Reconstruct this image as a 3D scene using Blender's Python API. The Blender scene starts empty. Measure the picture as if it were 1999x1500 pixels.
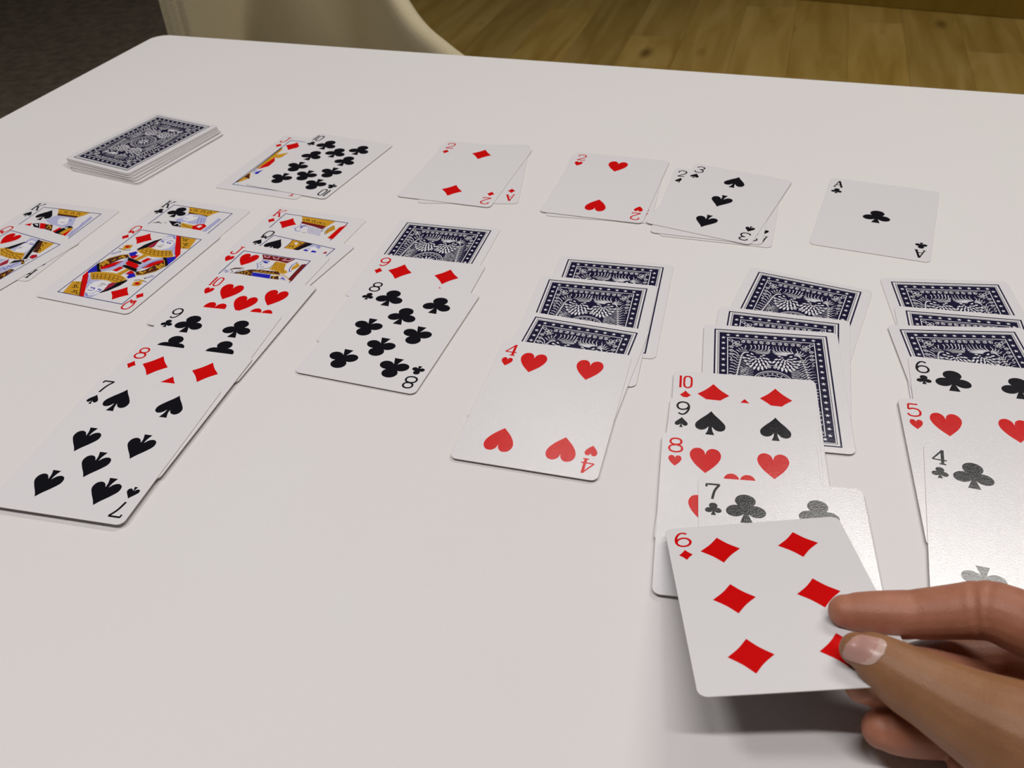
import bpy, bmesh, math, random
from math import sin, cos, pi, radians
from mathutils import Vector, Matrix
from mathutils.geometry import tessellate_polygon

C = bpy.context.scene.collection
random.seed(7)

# ------------------------------------------------------------------ camera
FW = Vector((0.0, 0.7808, -0.6248)).normalized()
RT = Vector((0.9984, -0.0357, -0.0447)).normalized()
UP = RT.cross(FW).normalized()
CAM = Vector((0.0, 0.0, 0.26589))
FPX = 1764.28
cd = bpy.data.cameras.new('camera'); cam = bpy.data.objects.new('camera', cd); C.objects.link(cam)
cam.matrix_world = Matrix(((RT.x, UP.x, -FW.x, CAM.x), (RT.y, UP.y, -FW.y, CAM.y), (RT.z, UP.z, -FW.z, CAM.z), (0, 0, 0, 1)))
cd.sensor_width = 36.0; cd.lens = FPX / 1999 * 36.0
cd.clip_start = 0.01; cd.clip_end = 50
cd.dof.use_dof = True; cd.dof.focus_distance = 0.42; cd.dof.aperture_fstop = 26.0
bpy.context.scene.camera = cam

# ------------------------------------------------------------------ world, lights, exposure
sc = bpy.context.scene
w = bpy.data.worlds.new('room'); sc.world = w; w.use_nodes = True
w.node_tree.nodes['Background'].inputs['Color'].default_value = (1.0, 0.965, 0.95, 1)
w.node_tree.nodes['Background'].inputs['Strength'].default_value = 0.10

def area(name, loc, rz, sx, sy, energy, col=(1, 1, 1)):
    l = bpy.data.lights.new(name, 'AREA'); l.shape = 'RECTANGLE'; l.size = sx; l.size_y = sy
    l.energy = energy; l.color = col
    o = bpy.data.objects.new(name, l); C.objects.link(o); o.location = loc; o.rotation_euler = (0, 0, radians(rz))
    return o
# ceiling lamps, set square with the room and the table
area('ceiling_lamp_near', (0.10, -0.16, 2.0), -8, 1.15, 0.06, 18.5, (1.0, 0.97, 0.97))
area('ceiling_lamp_left', (-1.05, 0.45, 2.0), -20, 0.6, 0.3, 14, (1.0, 0.97, 0.96))
area('ceiling_lamp_front', (1.32, 1.58, 2.0), -20, 1.2, 0.45, 29, (1.0, 0.965, 0.91))
area('ceiling_lamp_middle', (0.25, 2.22, 2.0), -20, 0.6, 0.2, 3, (1.0, 0.96, 0.90))

sc.view_settings.view_transform = 'Standard'; sc.view_settings.look = 'None'
sc.view_settings.gamma = 1.0; sc.view_settings.use_curve_mapping = False
sc.view_settings.exposure = 0.08

# ------------------------------------------------------------------ helpers
def tag(o, label=None, cat=None, group=None, kind=None):
    if label: o['label'] = label
    if cat: o['category'] = cat
    if group: o['group'] = group
    if kind: o['kind'] = kind
    return o
def empty(name, loc=(0, 0, 0), rz=0.0):
    o = bpy.data.objects.new(name, None); C.objects.link(o); o.location = loc; o.rotation_euler = (0, 0, rz)
    o.empty_display_size = 0.02
    return o
def link(name, me, parent=None, loc=None, rz=0.0):
    o = bpy.data.objects.new(name, me); C.objects.link(o)
    if parent: o.parent = parent
    if loc is not None: o.location = loc
    if rz: o.rotation_euler = (0, 0, rz)
    return o
def mesh(name, vs, fs, mats, idx=None, smooth=False):
    me = bpy.data.meshes.new(name); me.from_pydata(vs, [], fs)
    for m in mats: me.materials.append(m)
    if idx: me.polygons.foreach_set('material_index', idx)
    if smooth: me.polygons.foreach_set('use_smooth', [True] * len(me.polygons))
    me.update(); return me
def bm_mesh(name, bm, mats, smooth=False):
    me = bpy.data.meshes.new(name); bm.to_mesh(me); bm.free()
    for m in mats: me.materials.append(m)
    if smooth: me.polygons.foreach_set('use_smooth', [True] * len(me.polygons))
    return me
def rounded_box(bm, sx, sy, sz, c=(0, 0, 0), r=0.003, seg=2, rot=None):
    m = Matrix.Translation(c) @ (rot or Matrix()) @ Matrix.Diagonal((sx, sy, sz, 1))
    g = bmesh.ops.create_cube(bm, size=1, matrix=m)
    es = list({e for v in g['verts'] for e in v.link_edges})
    if r: bmesh.ops.bevel(bm, geom=es, offset=r, segments=seg, affect='EDGES', profile=0.6)

# ------------------------------------------------------------------ materials
def principled(name, col, rough=0.5, spec=0.5, **kw):
    m = bpy.data.materials.new(name); m.use_nodes = True
    b = m.node_tree.nodes['Principled BSDF']
    b.inputs['Base Color'].default_value = (*col, 1); b.inputs['Roughness'].default_value = rough
    b.inputs['Specular IOR Level'].default_value = spec
    for k, v in kw.items(): b.inputs[k].default_value = v
    return m, m.node_tree, b
def noise(nt, scale, detail=2.0, rough=0.5, coord='Object', vec=None):
    tc = nt.nodes.new('ShaderNodeTexCoord'); n = nt.nodes.new('ShaderNodeTexNoise')
    n.inputs['Scale'].default_value = scale; n.inputs['Detail'].default_value = detail; n.inputs['Roughness'].default_value = rough
    if vec:
        mp = nt.nodes.new('ShaderNodeMapping'); mp.inputs['Scale'].default_value = vec
        nt.links.new(tc.outputs[coord], mp.inputs['Vector']); nt.links.new(mp.outputs['Vector'], n.inputs['Vector'])
    else: nt.links.new(tc.outputs[coord], n.inputs['Vector'])
    return n
def bump(nt, b, src, dist, strength=1.0):
    bp = nt.nodes.new('ShaderNodeBump'); bp.inputs['Distance'].default_value = dist; bp.inputs['Strength'].default_value = strength
    nt.links.new(src, bp.inputs['Height']); nt.links.new(bp.outputs['Normal'], b.inputs['Normal'])
def ramp(nt, src, stops):
    r = nt.nodes.new('ShaderNodeValToRGB'); e = r.color_ramp.elements
    while len(e) < len(stops): e.new(0.5)
    for i, (p, c) in enumerate(stops): e[i].position = p; e[i].color = (*c, 1)
    nt.links.new(src, r.inputs['Fac']); return r

CARD_ROUGH = 0.155
def card_mat(name, col, spec=0.5):
    m, nt, b = principled(name, col, CARD_ROUGH, spec)
    n = noise(nt, 1900, 2.0, 0.6); bump(nt, b, n.outputs['Fac'], 0.000046, 1.0)
    return m
M_FACE = card_mat('card_face', (0.70, 0.685, 0.70))
M_EDGE = principled('card_edge', (0.50, 0.45, 0.40), 0.7, 0.2)[0]
INK = {'r': card_mat('ink_red', (0.60, 0.003, 0.004)), 'k': card_mat('ink_black', (0.006, 0.006, 0.010)),
       'b': card_mat('ink_blue', (0.018, 0.018, 0.42)), 'y': card_mat('ink_gold', (0.58, 0.30, 0.022)),
       'w': card_mat('ink_paper', (0.74, 0.73, 0.76)), 'l': card_mat('ink_pale_blue', (0.44, 0.45, 0.66)),
       'o': card_mat('ink_brown', (0.075, 0.022, 0.012)), 'm': card_mat('ink_maroon', (0.17, 0.012, 0.014)),
       'd': card_mat('ink_dark_red', (0.33, 0.02, 0.05)), 'q': card_mat('ink_pink', (0.72, 0.40, 0.50)),
       'f': card_mat('ink_frame_blue', (0.025, 0.03, 0.17)), 'n': card_mat('ink_navy', (0.009, 0.008, 0.035))}
INK_KEYS = list(INK); INK_LIST = [INK[k] for k in INK_KEYS]

def table_mat():
    m, nt, b = principled('white_laminate', (0.70, 0.675, 0.675), 0.5, 0.3)
    n = noise(nt, 900, 2.0, 0.6); bump(nt, b, n.outputs['Fac'], 0.00008, 0.8)
    n2 = noise(nt, 5, 3.0, 0.6)
    r = ramp(nt, n2.outputs['Fac'], [(0.3, (0.69, 0.66, 0.66)), (0.7, (0.70, 0.685, 0.67))])
    nt.links.new(r.outputs['Color'], b.inputs['Base Color'])
    return m
M_TABLE = table_mat()
M_METAL = principled('white_metal', (0.6, 0.6, 0.6), 0.4)[0]

def wood_mat(name, c0, c1, c2, rough=0.4):
    m, nt, b = principled(name, c1, rough, 0.35)
    oi = nt.nodes.new('ShaderNodeObjectInfo')
    tc = nt.nodes.new('ShaderNodeTexCoord'); mp = nt.nodes.new('ShaderNodeMapping'); mp.inputs['Scale'].default_value = (14, 1.6, 4)
    add = nt.nodes.new('ShaderNodeVectorMath'); add.operation = 'ADD'
    mul = nt.nodes.new('ShaderNodeVectorMath'); mul.operation = 'SCALE'; mul.inputs['Scale'].default_value = 37.0
    cmb = nt.nodes.new('ShaderNodeCombineXYZ')
    for s in 'XYZ': nt.links.new(oi.outputs['Random'], cmb.inputs[s])
    nt.links.new(cmb.outputs[0], mul.inputs[0]); nt.links.new(tc.outputs['Object'], mp.inputs['Vector'])
    nt.links.new(mp.outputs['Vector'], add.inputs[0]); nt.links.new(mul.outputs[0], add.inputs[1])
    n = nt.nodes.new('ShaderNodeTexNoise'); n.inputs['Scale'].default_value = 1.0; n.inputs['Detail'].default_value = 5; n.inputs['Distortion'].default_value = 0.8
    nt.links.new(add.outputs[0], n.inputs['Vector'])
    r = ramp(nt, n.outputs['Fac'], [(0.30, c0), (0.52, c1), (0.75, c2)])
    # knots
    mp2 = nt.nodes.new('ShaderNodeMapping'); mp2.inputs['Scale'].default_value = (5.5, 2.2, 1)
    ad2 = nt.nodes.new('ShaderNodeVectorMath'); ad2.operation = 'ADD'
    nt.links.new(tc.outputs['Object'], mp2.inputs['Vector']); nt.links.new(mp2.outputs[0], ad2.inputs[0]); nt.links.new(mul.outputs[0], ad2.inputs[1])
    v = nt.nodes.new('ShaderNodeTexVoronoi'); v.inputs['Scale'].default_value = 1.0
    nt.links.new(ad2.outputs[0], v.inputs['Vector'])
    kr = ramp(nt, v.outputs['Distance'], [(0.04, (1, 1, 1)), (0.15, (0, 0, 0))])
    mix = nt.nodes.new('ShaderNodeMixRGB'); mix.inputs['Color2'].default_value = (c0[0] * .55, c0[1] * .5, c0[2] * .5, 1)
    nt.links.new(kr.outputs['Color'], mix.inputs['Fac']); nt.links.new(r.outputs['Color'], mix.inputs['Color1'])
    hsv = nt.nodes.new('ShaderNodeHueSaturation')
    mr = nt.nodes.new('ShaderNodeMapRange'); mr.inputs['To Min'].default_value = 0.86; mr.inputs['To Max'].default_value = 1.12
    nt.links.new(oi.outputs['Random'], mr.inputs['Value']); nt.links.new(mr.outputs[0], hsv.inputs['Value'])
    nt.links.new(mix.outputs['Color'], hsv.inputs['Color']); nt.links.new(hsv.outputs['Color'], b.inputs['Base Color'])
    return m
M_FLOOR = wood_mat('oak_laminate', (0.28, 0.17, 0.030), (0.37, 0.24, 0.058), (0.44, 0.30, 0.095))
M_CAB = wood_mat('dark_oak_board', (0.15, 0.085, 0.006), (0.17, 0.10, 0.008), (0.19, 0.11, 0.012), 0.5)
M_GAP = principled('floor_underlay', (0.10, 0.065, 0.02), 0.9, 0.1)[0]

def cloth_mat(name, c0, c1, scale, dist, rough=0.9):
    m, nt, b = principled(name, c0, rough, 0.15)
    n = noise(nt, scale, 3.0, 0.6); r = ramp(nt, n.outputs['Fac'], [(0.3, c0), (0.7, c1)])
    nt.links.new(r.outputs['Color'], b.inputs['Base Color']); bump(nt, b, n.outputs['Fac'], dist)
    return m
M_WALL = principled('wall_paint', (0.45, 0.43, 0.40), 0.8, 0.2)[0]
M_CARPET = cloth_mat('charcoal_carpet', (0.105, 0.088, 0.064), (0.185, 0.156, 0.118), 28, 0.006)
M_CHAIR = cloth_mat('beige_upholstery', (0.46, 0.395, 0.25), (0.53, 0.46, 0.31), 500, 0.0004)
M_DARKWOOD = principled('chair_leg_wood', (0.15, 0.09, 0.04), 0.5)[0]
# ------------------------------------------------------------------ setting: floor, carpet
FZ = -0.745
PD = Vector((0.317, 0.948, 0)).normalized(); PE = Vector((PD.y, -PD.x, 0))
PA = math.atan2(PE.y, PE.x)
bm = bmesh.new(); bmesh.ops.create_cube(bm, size=1, matrix=Matrix.Translation((0.5, 2.2, FZ - 0.031)) @ Matrix.Diagonal((9, 9, 0.04, 1)))
floor = link('floor', bm_mesh('floor', bm, [M_GAP])); tag(floor, kind='structure')
PW, PL = 0.175, 1.28
def plank_mesh(L):
    bm = bmesh.new(); rounded_box(bm, PW - 0.0004, L - 0.0004, 0.011, (0, 0, 0), 0.0006, 1)
    return bm_mesh('plank', bm, [M_FLOOR])
PM = plank_mesh(PL)
for i in range(-22, 20):
    s = 0.158 + (i + 0.5) * PW
    off = (0.37, 0.93, 0.12, 0.70, 0.50, 1.10)[i % 6] * PL / 1.28
    for k in range(-1, 5):
        t = 1.7 + off + k * PL - 0.64
        if t < 0.6 or t > 6.2: continue
        p = PE * s + PD * t
        if p.x < -1.25 or p.x > 4.3 or p.y > 6.0: continue
        o = link('plank', PM, floor, (p.x, p.y, FZ - 0.0055), PA)
bm = bmesh.new(); rounded_box(bm, 3.6, 4.6, 0.010, (0, 0, 0.005), 0.004, 2)
cp = link('carpet', bm_mesh('carpet', bm, [M_CARPET]), None, (-2.72, 2.9, FZ))
tag(cp, 'charcoal grey carpet on the floor left of the white table', 'carpet')

def slab(name, c, s, m):
    bm = bmesh.new(); bmesh.ops.create_cube(bm, size=1, matrix=Matrix.Translation(c) @ Matrix.Diagonal((*s, 1)))
    tag(link(name, bm_mesh(name, bm, [m])), kind='structure')
slab('ceiling', (0.5, 2.2, 2.10), (9, 9, 0.1), M_WALL)
slab('wall_back', (0.5, 6.75, 0.65), (9, 0.1, 2.9), M_WALL); slab('wall_front', (0.5, -2.35, 0.65), (9, 0.1, 2.9), M_WALL)
slab('wall_left', (-4.05, 2.2, 0.65), (0.1, 9, 2.9), M_WALL); slab('wall_right', (5.05, 2.2, 0.65), (0.1, 9, 2.9), M_WALL)

# cabinet at the back right
cb = Vector((1.101, 3.389, 0)); cdv = Vector((0.880, -0.475, 0)).normalized(); cn = Vector((0.475, 0.880, 0)).normalized()
ca = math.atan2(cdv.y, cdv.x)
cab = empty('cabinet', (cb.x, cb.y, FZ), ca); tag(cab, 'dark brown wooden cabinet standing on the wood floor at the back', 'cabinet')
bm = bmesh.new(); rounded_box(bm, 2.4, 0.45, 0.085, (1.2, 0.245, 0.0435), 0.002); link('plinth', bm_mesh('plinth', bm, [M_CAB]), cab)
bm = bmesh.new(); rounded_box(bm, 2.4, 0.47, 0.78, (1.2, 0.255, 0.477), 0.003); link('cabinet_body', bm_mesh('cabinet_body', bm, [M_CAB]), cab)
for k in range(3):
    bm = bmesh.new(); rounded_box(bm, 0.79, 0.02, 0.75, (0.4 + 0.8 * k, 0.008, 0.48), 0.003)
    d = link('cabinet_door', bm_mesh('cabinet_door', bm, [M_CAB]), cab)
    bm = bmesh.new(); rounded_box(bm, 0.012, 0.02, 0.12, (0.72 + 0.8 * k, -0.012, 0.74), 0.004)
    link('handle', bm_mesh('handle', bm, [M_METAL]), d)

# ------------------------------------------------------------------ table
TC = Vector((-0.3217, 0.9033, 0)); TU = Vector((0.9373, -0.3484, 0)).normalized(); TV = Vector((-TU.y, TU.x, 0)) * -1.0
TW, TL_ = 1.5, 1.45
tb = empty('table', (TC.x, TC.y, FZ), math.atan2(TU.y, TU.x)); tag(tb, 'large white laminate table with rounded corners under the card game', 'table')
bm = bmesh.new()
pts = []; rr = 0.016
for cx, cy, a0 in ((rr, -rr, 90), (rr, -TL_ + rr, 180), (TW - rr, -TL_ + rr, 270), (TW - rr, -rr, 0)):
    for k in range(9):
        a = radians(a0 + 90 - k * 90 / 8 if False else a0 + k * 90 / 8)
        pts.append((cx + rr * cos(a), cy + rr * sin(a)))
vs = [bm.verts.new((x, y, 0.745)) for x, y in pts]; f = bm.faces.new(vs)
ex = bmesh.ops.extrude_face_region(bm, geom=[f])
bmesh.ops.translate(bm, verts=[v for v in ex['geom'] if isinstance(v, bmesh.types.BMVert)], vec=(0, 0, -0.025))
bmesh.ops.recalc_face_normals(bm, faces=bm.faces[:])
es = [e for e in bm.edges if abs(e.verts[0].co.z - e.verts[1].co.z) < 1e-6]
bmesh.ops.bevel(bm, geom=es, offset=0.0015, segments=2, affect='EDGES')
link('tabletop', bm_mesh('tabletop', bm, [M_TABLE]), tb)
for lx, ly in ((0.08, -0.08), (TW - 0.08, -0.08), (0.08, -TL_ + 0.08), (TW - 0.08, -TL_ + 0.08)):
    bm = bmesh.new(); rounded_box(bm, 0.05, 0.05, 0.718, (lx, ly, 0.36), 0.004); link('leg', bm_mesh('leg', bm, [M_METAL]), tb)

# ------------------------------------------------------------------ chair
def catmull(P, n):
    out = []; P = [Vector(p) for p in P]
    Q = [P[0] * 2 - P[1]] + P + [P[-1] * 2 - P[-2]]
    for i in range(1, len(Q) - 2):
        a, b, c, d = Q[i - 1:i + 3]
        for k in range(n):
            t = k / n
            out.append(0.5 * ((2 * b) + (c - a) * t + (2 * a - 5 * b + 4 * c - d) * t * t + (3 * b - a - 3 * c + d) * t ** 3))
    out.append(P[-1]); return out
CH = Vector((-0.22, 1.15, FZ))
chair = empty('armchair', CH, 0.0); tag(chair, 'beige upholstered tub chair pushed up to the far side of the white table', 'chair')
# plan path of the shell with rim heights (world), left arm end -> back -> right arm end
path = [(-0.352, 1.05, 0.03), (-0.358, 1.14, 0.06), (-0.366, 1.26, 0.08), (-0.36, 1.37, 0.09), (-0.28, 1.43, 0.09), (-0.20, 1.38, 0.06), (-0.15, 1.26, 0.0), (-0.10, 1.145, -0.058), (-0.055, 1.045, -0.070), (-0.005, 0.955, -0.078)]
pp = catmull(path, 6); N = len(pp); TH = 0.026
zb = -0.40
bm = bmesh.new(); rings = []
for i, p in enumerate(pp):
    t = (pp[min(i + 1, N - 1)] - pp[max(i - 1, 0)]); t.z = 0; t.normalize(); nrm = Vector((t.y, -t.x, 0))  # inward
    prof = []; h = p.z
    inner = [(TH / 2, zb), (TH / 2, zb + 0.15), (TH / 2, h - 0.12), (TH / 2, h - 0.03), (TH / 2, h - TH / 2)]
    arc = [(TH / 2 * cos(a), h - TH / 2 + TH / 2 * sin(a)) for a in (pi / 6, pi / 3, pi / 2, 2 * pi / 3, 5 * pi / 6)]
    outer = [(-TH / 2, h - TH / 2), (-TH / 2, h - 0.03), (-TH / 2, h - 0.12), (-TH / 2, zb + 0.15), (-TH / 2, zb)]
    for o_, z in inner + arc + outer:
        q = p - nrm * 0 + nrm * o_; lean = (z - h) * 0.10
        prof.append(bm.verts.new((q.x + nrm.x * -lean * -1 * 0 - CH.x, q.y - CH.y, z - FZ)))
    rings.append(prof)
K = len(rings[0])
for i in range(N - 1):
    for k in range(K - 1): bm.faces.new((rings[i][k], rings[i + 1][k], rings[i + 1][k + 1], rings[i][k + 1]))
    bm.faces.new((rings[i][K - 1], rings[i + 1][K - 1], rings[i + 1][0], rings[i][0]))
bm.faces.new(rings[0]); bm.faces.new(rings[-1][::-1])
bmesh.ops.recalc_face_normals(bm, faces=bm.faces[:])
bmesh.ops.bevel(bm, geom=[e for f in (bm.faces[-1], bm.faces[-2]) for e in f.edges], offset=0.008, segments=3, affect='EDGES')
link('shell_back', bm_mesh('shell_back', bm, [M_CHAIR], True), chair)
bm = bmesh.new()
sv = [bm.verts.new((p.x * 0.93 + CH.x * 0.07 - CH.x, p.y * 0.93 + 1.17 * 0.07 - CH.y, 0.44)) for p in pp[::2]]
f = bm.faces.new(sv); ex = bmesh.ops.extrude_face_region(bm, geom=[f])
bmesh.ops.translate(bm, verts=[v for v in ex['geom'] if isinstance(v, bmesh.types.BMVert)], vec=(0, 0, -0.09))
bmesh.ops.recalc_face_normals(bm, faces=bm.faces[:])
bmesh.ops.bevel(bm, geom=[e for e in bm.edges if abs(e.verts[0].co.z - e.verts[1].co.z) < 1e-5], offset=0.02, segments=3, affect='EDGES')
link('seat', bm_mesh('seat', bm, [M_CHAIR], True), chair)
for lx, ly in ((-0.14, -0.05), (0.10, -0.11), (-0.10, 0.2), (0.03, 0.18)):
    bm = bmesh.new(); bmesh.ops.create_cone(bm, cap_ends=True, segments=16, radius1=0.011, radius2=0.017, depth=0.36, matrix=Matrix.Translation((lx, ly, 0.18)))
    link('leg', bm_mesh('leg', bm, [M_DARKWOOD], True), chair)
# ------------------------------------------------------------------ card printing (units: millimetres in card space)
HW, HH, TK = 32.1, 44.0, 0.30
Z0 = TK / 2 + 0.02
class Art:
    """flat inked shapes collected into one thin printed layer"""
    def __init__(s): s.v = []; s.f = []; s.i = []; s.n = 0
    def z(s): s.n += 1; return Z0 + 0.0009 * s.n
    def face(s, pts, col, z):
        zz = z if isinstance(z, (list, tuple)) else [z] * len(pts)
        b = len(s.v); s.v += [(x * .001, y * .001, q * .001) for (x, y), q in zip(pts, zz)]
        ids = list(range(b, b + len(pts)))
        s.f.append(ids); s.i.append(INK_KEYS.index(col))
    def poly(s, pts, col, z=None):
        z = s.z() if z is None else z
        a = sum(pts[i - 1][0] * pts[i][1] - pts[i][0] * pts[i - 1][1] for i in range(len(pts)))
        if a < 0: pts = pts[::-1]
        if len(pts) < 5: s.face(pts, col, z); return
        b = len(s.v); s.v += [(x * .001, y * .001, z * .001) for x, y in pts]
        for t in tessellate_polygon([[Vector((x, y, 0)) for x, y in pts]]):
            p = [pts[k] for k in t]
            ar = (p[1][0] - p[0][0]) * (p[2][1] - p[0][1]) - (p[2][0] - p[0][0]) * (p[1][1] - p[0][1])
            if abs(ar) < 1e-7: continue
            s.f.append([b + k for k in (t if ar > 0 else t[::-1])]); s.i.append(INK_KEYS.index(col))
    def stroke(s, pts, wd, col, z=None, taper=None, closed=False, up=0.0):
        z = s.z() if z is None else z
        n = len(pts); L = []; R = []
        for i in range(n):
            x, y = pts[i]
            if closed: px, py = pts[i - 1]; qx, qy = pts[(i + 1) % n]
            else: px, py = pts[max(i - 1, 0)]; qx, qy = pts[min(i + 1, n - 1)]
            d1 = Vector((x - px, y - py)); d2 = Vector((qx - x, qy - y))
            if d1.length < 1e-6: d1 = d2.copy()
            if d2.length < 1e-6: d2 = d1.copy()
            d1.normalize(); d2.normalize(); t = d1 + d2
            if t.length < 1e-3: t = d1.copy()
            t.normalize(); m = max(0.45, t.dot(d1)); h = wd / 2 / m
            if taper: h *= taper(i / (n - 1))
            L.append((x - t.y * h, y + t.x * h)); R.append((x + t.y * h, y - t.x * h))
        for i in range(n if closed else n - 1):
            j = (i + 1) % n; s.face([R[i], R[j], L[j], L[i]], col, [z + up * i, z + up * (i + 1), z + up * (i + 1), z + up * i])
    def ring(s, x, y, r, wd, col, z=None, n=24):
        s.stroke([(x + r * cos(2 * pi * k / n), y + r * sin(2 * pi * k / n)) for k in range(n)], wd, col, z, closed=True)
    def disc(s, x, y, rx, ry, col, z=None, rot=0, n=20):
        s.poly([(x + rx * cos(a) * cos(rot) - ry * sin(a) * sin(rot), y + rx * cos(a) * sin(rot) + ry * sin(a) * cos(rot)) for a in (2 * pi * k / n for k in range(n))], col, z)
    def mesh(s, name):
        used = sorted(set(s.i)); return mesh(name, s.v, s.f, [INK_LIST[k] for k in used], [used.index(k) for k in s.i])
def smooth2(P, n=6): return [(v.x, v.y) for v in catmull([(x, y, 0) for x, y in P], n)]

def half(P): return P + [(-x, y) for x, y in P[::-1][1:-1] if True] if abs(P[-1][0]) < 1e-6 else P + [(-x, y) for x, y in P[::-1]]
def suit_shape(a, s, w_, h, col, x0=0, y0=0):
    z = a.z(); S = lambda pts: [(x0 + x * w_, y0 + y * h) for x, y in pts]
    if s == 'H':
        r = smooth2([(0.0, .24), (.055, .40), (.21, .50), (.40, .45), (.50, .27), (.47, .06), (.33, -.17), (.15, -.36), (0, -.5)], 4)
        a.poly(S(r + [(-x, y) for x, y in r[::-1][1:-1]]), col, z)
    elif s == 'D':
        r = smooth2([(0, .5), (.225, .235), (.5, 0)], 5)[:-1] + smooth2([(.5, 0), (.225, -.235), (0, -.5)], 5)
        a.poly(S(r + [(-x, y) for x, y in r[::-1][1:-1]]), col, z)
    elif s == 'S':
        r = smooth2([(0, .5), (.13, .34), (.34, .13), (.49, -.07), (.47, -.25), (.33, -.33), (.17, -.29), (.055, -.16)], 4)
        r += smooth2([(.055, -.16), (.075, -.32), (.15, -.5)], 3)[1:]
        a.poly(S(r + [(-x, y) for x, y in r[::-1]]), col, z)
    else:
        E = lambda cx, cy, rx, ry, rot: [(cx + rx * cos(t) * cos(rot) - ry * sin(t) * sin(rot), cy + rx * cos(t) * sin(rot) + ry * sin(t) * cos(rot)) for t in (2 * pi * k / 28 for k in range(28))]
        st = smooth2([(.045, -.02), (.06, -.28), (.16, -.5)], 4)
        parts = [S(E(0, .27, .265, .235, 0)), S(E(-.262, -.095, .245, .205, .28)), S(E(.262, -.095, .245, .205, -.28)),
                 S([(-.10, .10), (.10, .10), (.12, -.08), (.05, -.16), (-.05, -.16), (-.12, -.08)]), S(st + [(-x, y) for x, y in st[::-1]])]
        c0 = (x0, y0 - .02 * h)
        def reach(t):
            dx, dy = cos(t), sin(t); best = 0
            for P in parts:
                for k in range(len(P)):
                    ax, ay = P[k - 1][0] - c0[0], P[k - 1][1] - c0[1]; ex, ey = P[k][0] - P[k - 1][0], P[k][1] - P[k - 1][1]
                    den = dx * ey - dy * ex
                    if abs(den) < 1e-9: continue
                    r = (ax * ey - ay * ex) / den; u = (ax * dy - ay * dx) / den
                    if r > best and -1e-6 <= u <= 1 + 1e-6: best = r
            return best
        ang = [2 * pi * k / 84 for k in range(84)]
        for sx in (-1, 1):
            t = math.atan2(-.5 * h + .02 * h, sx * .16 * w_); ang += [(t + 1e-4) % (2 * pi), (t - 1e-4) % (2 * pi)]
        out = [(c0[0] + reach(t) * cos(t), c0[1] + reach(t) * sin(t)) for t in sorted(ang)]
        b = len(a.v); a.v += [(x * .001, y * .001, z * .001) for x, y in out + [c0]]
        for k in range(len(out)): a.f.append([b + len(out), b + k, b + (k + 1) % len(out)]); a.i.append(INK_KEYS.index(col))

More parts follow.
